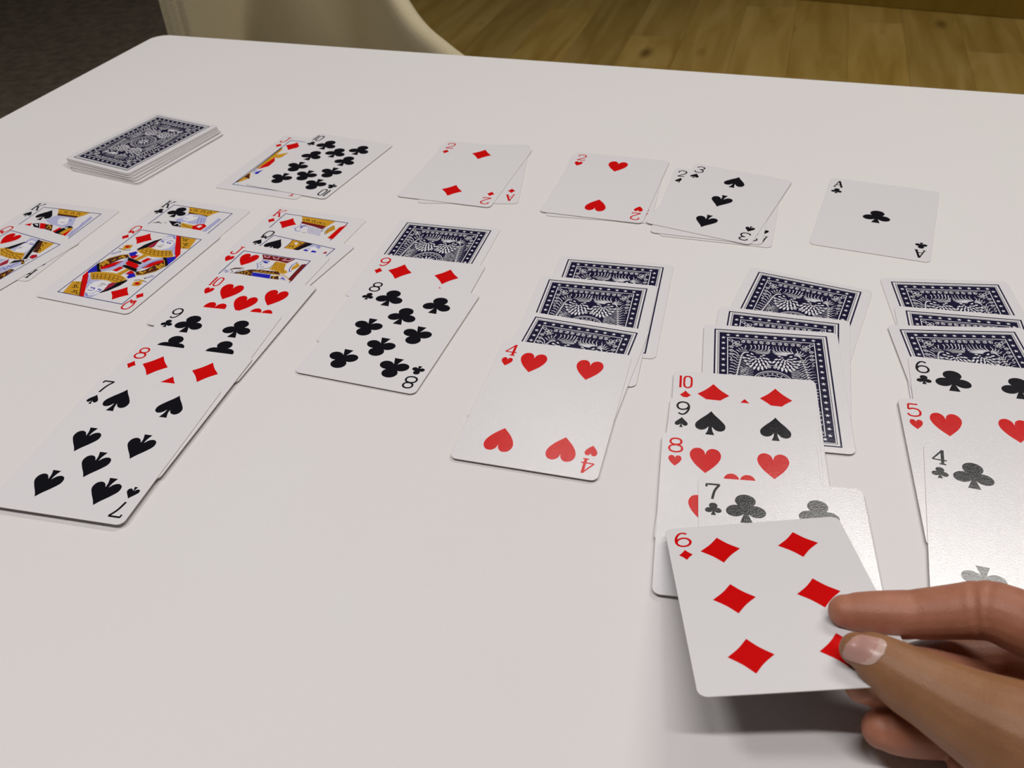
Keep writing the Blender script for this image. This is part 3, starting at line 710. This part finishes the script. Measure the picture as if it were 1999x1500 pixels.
('w',0,"-0.6,27.3 5.2,27.2 8.5,20.6 6.7,18.1 2.6,18.9 -0.8,23.5"),
('b',0.5,"0.2,25.8 2.3,26.6"),
('b',0.4,"3,21 6.5,21.4"),
('b',0.3,"5.3,26.5 8.6,24.7 7.7,22.8"),
('r',0,"-18.5,13.5 -14.9,16.3 -13.4,12.7"),
('k',0,"-14.2,15.7 -10.1,17.4 -5.5,11.7 -10.2,12.3"),
('w',0,"-12.2,15.3 -10.1,16.1 -8.5,13.7"),
('r',0,"-9.6,17.6 -5.3,17.6 -1.2,11.4 -5,11.2"),
('o',0,"-4.9,17 0.4,17.2 5.2,10 -1.5,11.5"),
('y',0.8,"-0.8,12.9 -1.7,16.3 2,13.5 1.5,11.8"),
('r',0,"5.8,9.9 7.2,15.4 9.1,14.9 8.7,8.6"),
('k',0,"7.8,9.2 9.4,14.7 10.9,17.8 13.7,18.4 16.3,16.6 17.8,7 9.4,8.3"),
('y',0,"11.8,8.8 13,15.5 16.2,16.7 17.5,7.4"),
('w',0,"10.3,15.3 12.3,16.9 12.7,14.6"),
('r',0,"14.7,7.5 16.7,15.5 18.1,6.7"),
('l',0,"17.6,32.2 19.7,31.1 21,6.4 19.1,6.8 18.1,13 19.2,16.4 18.1,22.6"),
('b',0.3,"17.6,32.2 18.3,28.4 17.7,23.8 19,19.6 18.3,14.6 19.1,10.1 19.2,7"),
('b',0.3,"19.7,31.1 21,6.4"),
]),
'QH':(1,[
('k',0,"-14.2,21.6 -9.5,18.1 -12.5,14 -20,16.5"),
('y',0,"-9.5,18.1 -2,12.3 -6.5,8.5 -13.5,13.5"),
('r',0,"-20,16.5 -12.5,14 -13.5,6 -22,10"),
('d',0,"-2,12.3 4.2,7.5 0.5,0.5 -6.5,8.5"),
('b',0,"-13.5,13.5 -6.5,8.5 -9,1 -17,6"),
('l',0,"4.2,7.5 10.4,2.7 6.5,-3 0.5,0.5"),
('k',0,"-6.5,8.5 0.5,0.5 -2.5,-1.5 -9,1"),
('y',0,"10.4,2.7 16.4,-2 13,-7 6.5,-3"),
('o',0,"16.4,-2 22.1,-6.4 22.1,-17 13,-7"),
('r',0,"-3,2 3,1 3,-2 -3,-1"),
('y',0,"8.4,35.4 17.7,36.2 18.9,24 16.2,23.7"),
('k',0.45,"10.3,34.8 13.1,34.3 12.2,32.3 14.3,30.1"),
('k',0.45,"14.3,26.9 14.5,28.5 17.3,25.8"),
('o',0,"6.4,35.1 9,35.2 17.5,23.9 13.6,23.4"),
('l',0,"-1.3,31.5 -2.3,35.1 4.3,35.6 11.9,20.3 14.4,15.2 10.7,18.2 7,26.1 4.5,32.3"),
('k',0,"-1.7,30 -5.8,21.2 -7.5,19.4 -6.1,18.8 -2.1,20.5 -0.6,26 0.1,29.9"),
('l',0,"-2.1,20.5 -0.6,26 -0.7,29.2 2.2,22.4 2.6,19.4"),
('w',0,"-0.2,30.2 1.1,33.2 5.2,32.6 8.7,25.2 9.7,21.7 6.3,19.1 2.3,19.6 -0,24.6"),
('b',0.55,"-0.6,30.1 -0.8,32"),
('b',0.7,"-0.7,29.2 1.1,30"),
('b',0.7,"2.9,29.5 6.7,29.6"),
('b',0.4,"2.3,30.9 6,30.9"),
('k',0.4,"2.2,22.4 1.3,24.4 3.4,23.7"),
('k',0.4,"2.5,25.3 2.9,25.9"),
('k',0,"4.4,35.6 6.8,35 17.4,16.1 15.4,14.7 5,33.7"),
('y',0,"-6.1,19.6 -3.6,19.9 2.9,18.7 10.7,20.4 15.3,14 6.7,12.2 -1.8,12.4 -9.3,18.2"),
('o',0.6,"-6,16.5 -4.3,16.2"),
('o',0.6,"-3.2,16.1 -1.6,15.9"),
('o',0.6,"-0.5,15.7 1.2,15.5"),
('o',0.6,"-2.7,13.9 -1.1,13.7"),
('o',0.6,"1.7,13.5 3.4,13.3"),
('o',0.6,"2.2,15.3 3.9,15.1"),
('o',0.6,"4.6,15.6 6.3,15.3"),
('o',0.6,"5.1,13.4 6.8,13.2"),
('o',0.6,"7.6,14.5 9.2,14.3"),
('o',0.6,"7.8,16.1 9.4,15.9"),
('o',0.6,"10.4,15.8 12.1,15.5"),
('o',0.6,"9.9,13.6 11.5,13.4"),
('o',0.6,"13,14.6 14.7,14.3"),
('o',0.6,"-6.9,17.6 -5.2,17.4"),
('o',0.6,"1.7,17.4 3.4,17.2"),
('o',0.4,"-6.1,19.6 -2.7,17.9 4.4,17 11.5,18.9"),
('d',0,"6.7,5.7 7.3,11.7 10.8,7.8 9.5,3.5"),
('l',0,"1.7,9.6 5.9,10.7 5.5,6.7"),
('k',0,"12,8 11.7,11.7 16.4,14.5 16.5,12.2"),
('l',0,"10.4,2.8 16.5,12.2 20,10.7 15.9,-1.5"),
('b',0.4,"13.5,0.4 13.1,3.2 15.7,2.1 14.1,5.9 16.1,6 15.4,8.7 16.6,10.8"),
('o',0,"16.2,12.9 16.1,15.1 20.8,11.8 19.9,10.3"),
('y',0.5,"16.7,12.7 20.6,11.7"),
('d',0,"17.1,17.9 16.4,20.7 18.9,22.2 21.4,20.5 20.4,17.4"),
('r',0,"17.9,18.6 18.8,21.4 20.6,19"),
('o',0.35,"18.9,13.3 19.3,16.5"),
('o',0,"16.8,-2.2 18.5,4.1 21.2,4.5 22.5,-6.7"),
('y',0.6,"19.6,-3.6 19.9,-1.2 22.2,-3.9"),
('y',0.6,"19.8,0.9 19.8,3.1"),
]),
'QS':(0,[
('y',0,"-8.2,36.1 2.5,36.7 1.4,27.2 -6.9,26.1 -6.8,30.4"),
('w',0,"-5.1,34.1 -2.5,34.4 -2.1,31.4"),
('k',0.5,"-3,35 -0.6,34.7 -0.5,32.8"),
('k',0.5,"-4.7,28.1 -5.1,29.9 -3.1,30.3 -2.5,28.2"),
('o',0.5,"-7.7,35.9 -6.8,30.4 -6.8,26.1"),
('o',0,"1,36.4 4.3,36.6 1.6,26.9 -1,26.9"),
('k',0,"3,36.7 6.9,36.5 2.7,27.2 0.2,27"),
('l',0,"5.8,32.2 6.4,35.9 13.3,35.9 13.7,32.8 10.3,34"),
('w',0,"6.2,31.6 9.5,34.4 12.6,32.6 14.5,28 7,27.4"),
('b',0,"5.4,28.1 6,30 8.7,29.4 8.4,27.9"),
('b',0.4,"5.7,31 9,30.8"),
('b',0,"10.9,28.1 10.7,30.3 13.7,30.3 14.1,28.6"),
('b',0.3,"10.5,35.5 12.8,33.4"),
('b',0.3,"11.6,35.8 13.1,34.3"),
('d',0,"19.3,32.5 20.9,30.2 18.3,29.3"),
]),
'JD':(0,[
('y',0,"-21.9,23.8 -19.6,21 -19.1,13.1 -17.7,7.8 -18.8,-4.9 -19.5,-11.1 -20.8,-11.4 -21.6,15.1"),
('k',0.7,"-21.7,23.4 -20.8,-11.4 -21.6,-33.5"),
('y',0,"-20.1,11.2 -12.3,17.8 -13,9.6 -14.7,7.5 -17.9,7.7"),
('r',0,"-17.6,8 -14.3,2.5 -14,-5.7 -18.9,-12.1 -18.8,-4.9"),
('b',0,"-17.2,-18.8 -17.5,-16 -14.6,-11.7 -14.7,-18.4"),
('l',0,"-19.8,-17.1 -20.1,-12.4 -17.9,-13.1 -18,-17.6"),
('y',0,"-21.1,-33.4 -21.5,-16.1 -16,-25.7 -17.7,-27.6 -19.2,-31.2"),
('o',0,"-21.2,-25.3 -20.9,-18.4 -15.9,-26.7 -18.6,-25.5"),
]),
}
# ------------------------------------------------------------------ the cards (pose: x mm, y mm, turn in degrees, height mm)
G_ST, G_FD = 'face-down draw pile', 'face-down tableau cards'
CARDS = [
 ('JD', 'jack of diamonds half hidden under the ten of clubs', 'discarded pair beside the draw pile', (-144.34, 587.87, -22.96, 0.15)),
 ('TC', 'ten of clubs lying on the jack of diamonds beside the draw pile', 'discarded pair beside the draw pile', (-122.73, 586.23, -26.63, 0.48)),
 ('AD', 'ace of diamonds mostly covered by the two of diamonds', 'foundation piles', (-15.56, 559.87, -7.91, 0.15)),
 ('2D', 'two of diamonds on top of the ace of diamonds', 'foundation piles', (-21.74, 560.86, -20.8, 0.48)),
 ('AH', 'ace of hearts almost fully covered by the two of hearts', 'foundation piles', (68.95, 528.08, -15.62, 0.15)),
 ('2H', 'two of hearts on top of the ace of hearts', 'foundation piles', (68.11, 529.34, -20.44, 0.60)),
 ('AS', 'ace of spades at the bottom of the spades pile with only one corner showing', 'foundation piles', (134.89, 493.43, -19.25, 0.15)),
 ('2S', 'two of spades sandwiched under the three of spades', 'foundation piles', (130.78, 496.88, -19.78, 0.48)),
 ('3S', 'three of spades on top of the two of spades', 'foundation piles', (134.55, 498.99, -30.89, 0.81)),
 ('AC', 'ace of clubs lying alone on the white table', 'foundation piles', (220.25, 469.81, -25.15, 0.15)),
 ('KS', 'king of spades under the queen of hearts at the left edge', 'first tableau column', (-289.98, 503.11, -18.92, 0.15)),
 ('QH', 'queen of hearts on top of the king of spades', 'first tableau column', (-307.26, 471.58, -29.84, 0.48)),
 ('KC', 'king of clubs under the queen of diamonds', 'second tableau column', (-205.24, 495.24, -22.3, 0.15)),
 ('QD', 'queen of diamonds in full view on the king of clubs', 'second tableau column', (-217.2, 463.0, -22.26, 0.48)),
 ('KD', 'king of diamonds at the far end of the long column', 'third tableau column', (-129.73, 474.15, -22.54, 0.15)),
 ('QS', 'queen of spades showing a thin strip between king of diamonds and jack of hearts', 'third tableau column', (-136.2, 445.95, -27.79, 0.48)),
 ('JH', 'jack of hearts between the queen of spades and ten of hearts', 'third tableau column', (-146.03, 429.03, -21.34, 0.81)),
 ('TH', 'ten of hearts between the jack of hearts and nine of clubs', 'third tableau column', (-148.4, 395.03, -18.6, 1.14)),
 ('9C', 'nine of clubs between the ten of hearts and eight of diamonds', 'third tableau column', (-160.96, 365.45, -15.09, 1.47)),
 ('8D', 'eight of diamonds between the nine of clubs and seven of spades', 'third tableau column', (-170.15, 329.7, -16.49, 1.8)),
 ('7S', 'seven of spades in full view at the near end of the long column', 'third tableau column', (-179.24, 303.72, -14.8, 2.13)),
 ('b4', 'face-down navy-backed card with the nine of diamonds lying on it', G_FD, (-44.78, 449.33, -17.44, 0.15)),
 ('9D', 'nine of diamonds between a face-down card and the eight of clubs', 'fourth tableau column', (-54.63, 407.4, -17.69, 0.48)),
 ('8C', 'eight of clubs in full view on the nine of diamonds', 'fourth tableau column', (-59.91, 379.9, -21.05, 0.81)),
 ('b5a', 'farthest of three face-down navy cards above the four of hearts', G_FD, (50.65, 395.62, -15.69, 0.15)),
 ('b5b', 'middle of three face-down navy cards above the four of hearts', G_FD, (38.25, 374.91, -15.94, 0.48)),
 ('b5c', 'face-down navy card directly under the four of hearts', G_FD, (24.47, 338.27, -21.3, 0.81)),
 ('4H', 'four of hearts in full view on three face-down cards', 'fifth tableau column', (15.13, 315.16, -17.46, 1.14)),
 ('b6a', 'farthest and most tilted of three face-down cards above the ten of diamonds', G_FD, (142.34, 368.89, -27.89, 0.15)),
 ('b6b', 'middle face-down card showing a thin navy strip above the ten of diamonds', G_FD, (126.47, 334.41, -17.85, 0.48)),
 ('b6c', 'face-down navy card directly under the ten of diamonds with its right edge bare', G_FD, (119.95, 320.63, -12.64, 0.81)),
 ('TD', 'ten of diamonds between a face-down card and the nine of spades', 'sixth tableau column', (98.72, 284.1, -12.09, 1.14)),
 ('9S', 'nine of spades between the ten of diamonds and eight of hearts', 'sixth tableau column', (92.27, 264.6, -14.16, 1.47)),
 ('8H', 'eight of hearts between the nine of spades and seven of clubs', 'sixth tableau column', (86.31, 241.17, -11.99, 1.8)),
 ('7C', 'shiny seven of clubs just behind the held six of diamonds', 'sixth tableau column', (96.87, 212.73, -11.01, 2.13)),
 ('b7a', 'farthest of three face-down cards in the rightmost column', G_FD, (223.3, 355.98, -9.28, 0.15)),
 ('b7b', 'face-down card showing a thin navy strip in the rightmost column', G_FD, (216.37, 326.74, -14.77, 0.48)),
 ('b7c', 'face-down navy card directly under the six of clubs', G_FD, (212.62, 312.85, -7.88, 0.81)),
 ('6C', 'six of clubs between a face-down card and the five of hearts', 'seventh tableau column', (205.44, 283.7, -16.62, 1.14)),
 ('5H', 'five of hearts between the six of clubs and four of clubs', 'seventh tableau column', (192.27, 254.74, -13.42, 1.47)),
 ('4C', 'four of clubs at the right edge behind the fingers', 'seventh tableau column', (186.45, 222.87, -19.8, 1.8)),
]
for code, label, group, pose in CARDS:
    card(code, label, group, pose, back_print=False, spin=code in ('7S', '8C', '3S'))
# draw pile: three lower cards slewed to the right, seven neater ones above
SB, ST = (-252.19, 624.21, -28.4), (-257.78, 633.46, -30.68)
jit = [(.3, -.6, 0), (-.4, .5, .4), (.3, .8, -.2), (3.4, -6.2, 1.9), (2.6, -5.0, .6), (2.3, -3.6, 1.2), (1.3, -3.0, .2), (1.1, -1.7, .6), (.3, -1.0, -.2), (0, 0, 0)]
names = ['lowest card of the face-down draw pile', 'second card from the bottom of the draw pile', 'third card from the bottom of the draw pile, slewed to the right',
         'fourth card from the bottom of the draw pile, above the dark gap', 'fifth card from the bottom of the draw pile', 'fifth card from the top of the draw pile', 'fourth card from the top of the draw pile',
         'third card from the top of the draw pile', 'second card from the top of the draw pile', 'top card of the draw pile with navy star-bordered back']
zs = [0.15, 0.5, 0.85, 1.45, 1.95, 2.4, 2.85, 3.3, 3.8, 4.3]
for i in range(10):
    b = SB if i < 3 else ST; j = jit[i]
    card('b' if i == 9 else 's', names[i], G_ST, (b[0] + j[0], b[1] + j[1], b[2] + j[2], zs[i]))
# the held card
rv = Vector((-0.25539, -0.0731, -0.05649)); RH = Matrix.Rotation(rv.length, 4, rv.normalized())
HELD = Matrix.Translation((0.08376, 0.18761, 0.01914)) @ RH
card('6D', 'six of diamonds held above the table between thumb and fingers', None, mat=HELD)

# ------------------------------------------------------------------ the hand
def W(a, b, d):
    """a point seen in the close-up of the hand, at its distance (mm) along the view axis"""
    u, v = 1580 + a * .26671 - 999.5, 1100 + b * .26671 - 750
    return CAM + (FW + RT * (u / FPX) - UP * (v / FPX)) * (d * .001)
def capsule_chain(bm, st, flat=None):
    """one limb: stations (point, radius), lofted with round ends"""
    P = [s[0] for s in st]; R = [s[1] * .001 for s in st]
    pts = catmull(P, 8); rad = [q.x for q in catmull([(r, 0, 0) for r in R], 8)]
    n = len(pts); rings = []
    ref = Vector((0, 0, 1)); M = 20
    def frame(i):
        t = (pts[min(i + 1, n - 1)] - pts[max(i - 1, 0)]).normalized(); x = ref.cross(t).normalized(); return t, x, t.cross(x)
    seq = []
    t, x, y = frame(0)
    for k in range(5, 0, -1): seq.append((pts[0] - t * rad[0] * sin(k * pi / 12) * 1.0, rad[0] * cos(k * pi / 12), x, y))
    for i in range(n): t, x, y = frame(i); seq.append((pts[i], rad[i], x, y))
    t, x, y = frame(n - 1)
    for k in range(1, 6): seq.append((pts[-1] + t * rad[-1] * sin(k * pi / 12), rad[-1] * cos(k * pi / 12), x, y))
    fx, fy = flat or (1, 1)
    for c, r, x, y in seq:
        rings.append([bm.verts.new(c + x * (r * fx * cos(2 * pi * m / M)) + y * (r * fy * sin(2 * pi * m / M))) for m in range(M)])
    for a_, b_ in zip(rings[:-1], rings[1:]):
        for m in range(M): bm.faces.new((a_[m], a_[(m + 1) % M], b_[(m + 1) % M], b_[m]))
    bm.faces.new(rings[0][::-1]); bm.faces.new(rings[-1])
THUMB = [(W(345, 630, 266), 5.0), (W(430, 665, 264.5), 6.9), (W(560, 745, 262), 8.4), (W(720, 850, 259), 9.9), (W(900, 950, 256), 10.8), (W(1150, 1090, 251), 12.6), (W(1420, 1230, 246), 15.0), (W(1800, 1420, 240), 17), (W(2200, 1640, 236), 19)]
INDEX = [(W(262, 352, 284), 5.3), (W(330, 360, 283.5), 6.2), (W(480, 368, 282.5), 7.0), (W(640, 375, 281.5), 7.5), (W(740, 376, 281), 7.5), (W(752, 376, 281), 6.6), (W(764, 376, 281), 7.6), (W(1000, 360, 277), 8.2), (W(1190, 345, 274), 8.7), (W(1212, 344, 273.5), 8.9), (W(1235, 343, 273), 8.35), (W(1258, 344, 272.6), 8.9), (W(1290, 345, 272), 9.0), (W(1315, 346, 271.5), 9.0), (W(1335, 350, 271), 8.5), (W(1355, 354, 270.6), 9.0), (W(1390, 365, 270), 9.1), (W(1571, 440, 266), 9.6), (W(1850, 560, 258), 10.2), (W(2200, 720, 248), 12)]
MIDDLE = [(W(400, 890, 269), 5.8), (W(560, 880, 273), 7.2), (W(800, 775, 282), 8.2), (W(1100, 735, 286), 8.8), (W(1450, 740, 285), 9.2), (W(1850, 860, 272), 9.6), (W(2250, 960, 254), 12)]
RING = [(W(530, 1215, 268), 5.9), (W(620, 1225, 268), 6.9), (W(800, 1245, 268.5), 7.3), (W(1050, 1245, 270), 7.6), (W(1400, 1200, 271), 8.3), (W(1850, 1150, 268), 9), (W(2280, 1180, 260), 11.5)]
LITTLE = [(W(1150, 1480, 262), 5.2), (W(1300, 1480, 263), 6.2), (W(1600, 1450, 264), 6.8), (W(1950, 1400, 265), 7.5), (W(2320, 1400, 262), 10.5)]
wrist = W(3300, 1500, 236); fore = W(4300, 1900, 215)
bm = bmesh.new()
for st in (THUMB, INDEX, MIDDLE, RING, LITTLE): capsule_chain(bm, st)
for st, r in ((INDEX, 13), (MIDDLE, 13.5), (RING, 12.5), (LITTLE, 11.5)): capsule_chain(bm, [(st[-1][0], r), ((st[-1][0] + wrist) / 2, r + 2.5), (wrist, r + 3)])
capsule_chain(bm, [(THUMB[-1][0], 18), ((THUMB[-1][0] + wrist) / 2, 20), (wrist, 19)])
capsule_chain(bm, [(W(1980, 860, 254), 9), (W(2200, 1080, 249), 12), (W(2500, 1300, 244), 16)])
capsule_chain(bm, [(wrist, 23), ((wrist + fore) / 2, 25), (fore, 30)])
bmesh.ops.recalc_face_normals(bm, faces=bm.faces[:])
tmp = link('hand', bm_mesh('hand_draft', bm, []))
md = tmp.modifiers.new('join', 'REMESH'); md.mode = 'VOXEL'; md.voxel_size = 0.0006
ms = tmp.modifiers.new('soft', 'SMOOTH'); ms.factor = 0.5; ms.iterations = 5
dg = bpy.context.evaluated_depsgraph_get(); hm = bpy.data.meshes.new_from_object(tmp.evaluated_get(dg))
bpy.data.objects.remove(tmp)
hm.name = 'hand'; hm.polygons.foreach_set('use_smooth', [True] * len(hm.polygons))
def skin_mat():
    m, nt, b = principled('skin', (0.3, 0.15, 0.08), 0.48, 0.4)
    b.inputs['Subsurface Weight'].default_value = 0.25; b.inputs['Subsurface Radius'].default_value = (1.0, 0.35, 0.2); b.inputs['Subsurface Scale'].default_value = 0.0025
    n = noise(nt, 90, 4.0, 0.6)
    r1 = ramp(nt, n.outputs['Fac'], [(0.30, (0.235, 0.103, 0.042)), (0.70, (0.30, 0.142, 0.062))])     # tanned back of the thumb
    r2 = ramp(nt, n.outputs['Fac'], [(0.30, (0.33, 0.125, 0.070)), (0.70, (0.42, 0.175, 0.105))])      # pinker palm side of the fingers
    # the back of the thumb is tanned: distance from the thumb's axis picks the tone
    a0 = THUMB[0][0] - wrist; dr = (THUMB[6][0] - THUMB[0][0]).normalized()
    def vmath(op, x, y):
        n_ = nt.nodes.new('ShaderNodeVectorMath'); n_.operation = op
        for k, q in enumerate((x, y)):
            if q is None: continue
            if isinstance(q, Vector): n_.inputs[k].default_value = q
            else: nt.links.new(q, n_.inputs[k])
        return n_
    tc = nt.nodes.new('ShaderNodeTexCoord')
    rel = vmath('SUBTRACT', tc.outputs['Object'], a0)
    along = vmath('DOT_PRODUCT', rel.outputs[0], dr); off = vmath('LENGTH', vmath('CROSS_PRODUCT', rel.outputs[0], dr).outputs[0], None)
    mm = nt.nodes.new('ShaderNodeMath'); mm.operation = 'MULTIPLY_ADD'; mm.inputs[1].default_value = -0.20
    nt.links.new(along.outputs['Value'], mm.inputs[0]); nt.links.new(off.outputs['Value'], mm.inputs[2])
    mr = nt.nodes.new('ShaderNodeMapRange'); mr.inputs['From Min'].default_value = .0105; mr.inputs['From Max'].default_value = .0065
    nt.links.new(mm.outputs[0], mr.inputs['Value'])
    mx = nt.nodes.new('ShaderNodeMixRGB'); nt.links.new(mr.outputs[0], mx.inputs['Fac'])
    nt.links.new(r2.outputs['Color'], mx.inputs['Color1']); nt.links.new(r1.outputs['Color'], mx.inputs['Color2'])
    nt.links.new(mx.outputs['Color'], b.inputs['Base Color'])
    n2 = noise(nt, 1400, 3.0, 0.6); bump(nt, b, n2.outputs['Fac'], 0.00012)
    return m
M_SKIN = skin_mat(); hm.materials.clear(); hm.materials.append(M_SKIN)
M_NAIL = principled('nail', (0.46, 0.255, 0.215), 0.28, 0.5)[0]
M_LUN = principled('nail_pale', (0.52, 0.35, 0.30), 0.3, 0.5)[0]
person = empty('person', wrist); tag(person, 'right hand of a person reaching in from the right, pinching the six of diamonds', 'person')
person_inv = Matrix.Translation(-wrist)
hm.transform(person_inv)
hand = link('hand', hm, person)
# thumbnail: a curved plate on the upper side of the thumb tip
from mathutils.bvhtree import BVHTree
bvh = BVHTree.FromPolygons([v.co + wrist for v in hm.vertices], [p.vertices[:] for p in hm.polygons])
vs = []; fs = []; idx = []; NU, NV = 16, 12
for i in range(NU + 1):
    for j in range(NV + 1):
        s = i / NU; t = j / NV * 2 - 1
        # nail outline in close-up space: free edge at the left, cuticle at the right
        ca, cbb = 262 + (545 - 262) * s, 598 + (668 - 598) * s
        hwid = 118 * (1 - abs(2 * s - 1) ** 4) ** .5 * (0.92 + .08 * s)
        ax = Vector((0.53, -0.85)); ua, ub = ca + ax.x * hwid * -t * -1, cbb + ax.y * hwid * -t * -1
        d = (W(ua, ub, 260) - CAM).normalized(); hit = bvh.ray_cast(CAM, d)
        if hit[0] is None: q = W(ua, ub, 262)
        else: q = hit[0] - d * 0.00035 * (1.0 - .4 * abs(t)) 
        vs.append(q - wrist)
for i in range(NU):
    for j in range(NV):
        a_ = i * (NV + 1) + j; fs.append([a_, a_ + 1, a_ + NV + 2, a_ + NV + 1]); idx.append(1 if i / NU > .74 - .12 * abs(2 * j / NV - 1) ** 2 else 0)
nm = mesh('thumbnail', vs, fs, [M_NAIL, M_LUN], idx, True)
o = link('thumbnail', nm, hand); o['label'] = 'pink thumbnail with a pale half moon'
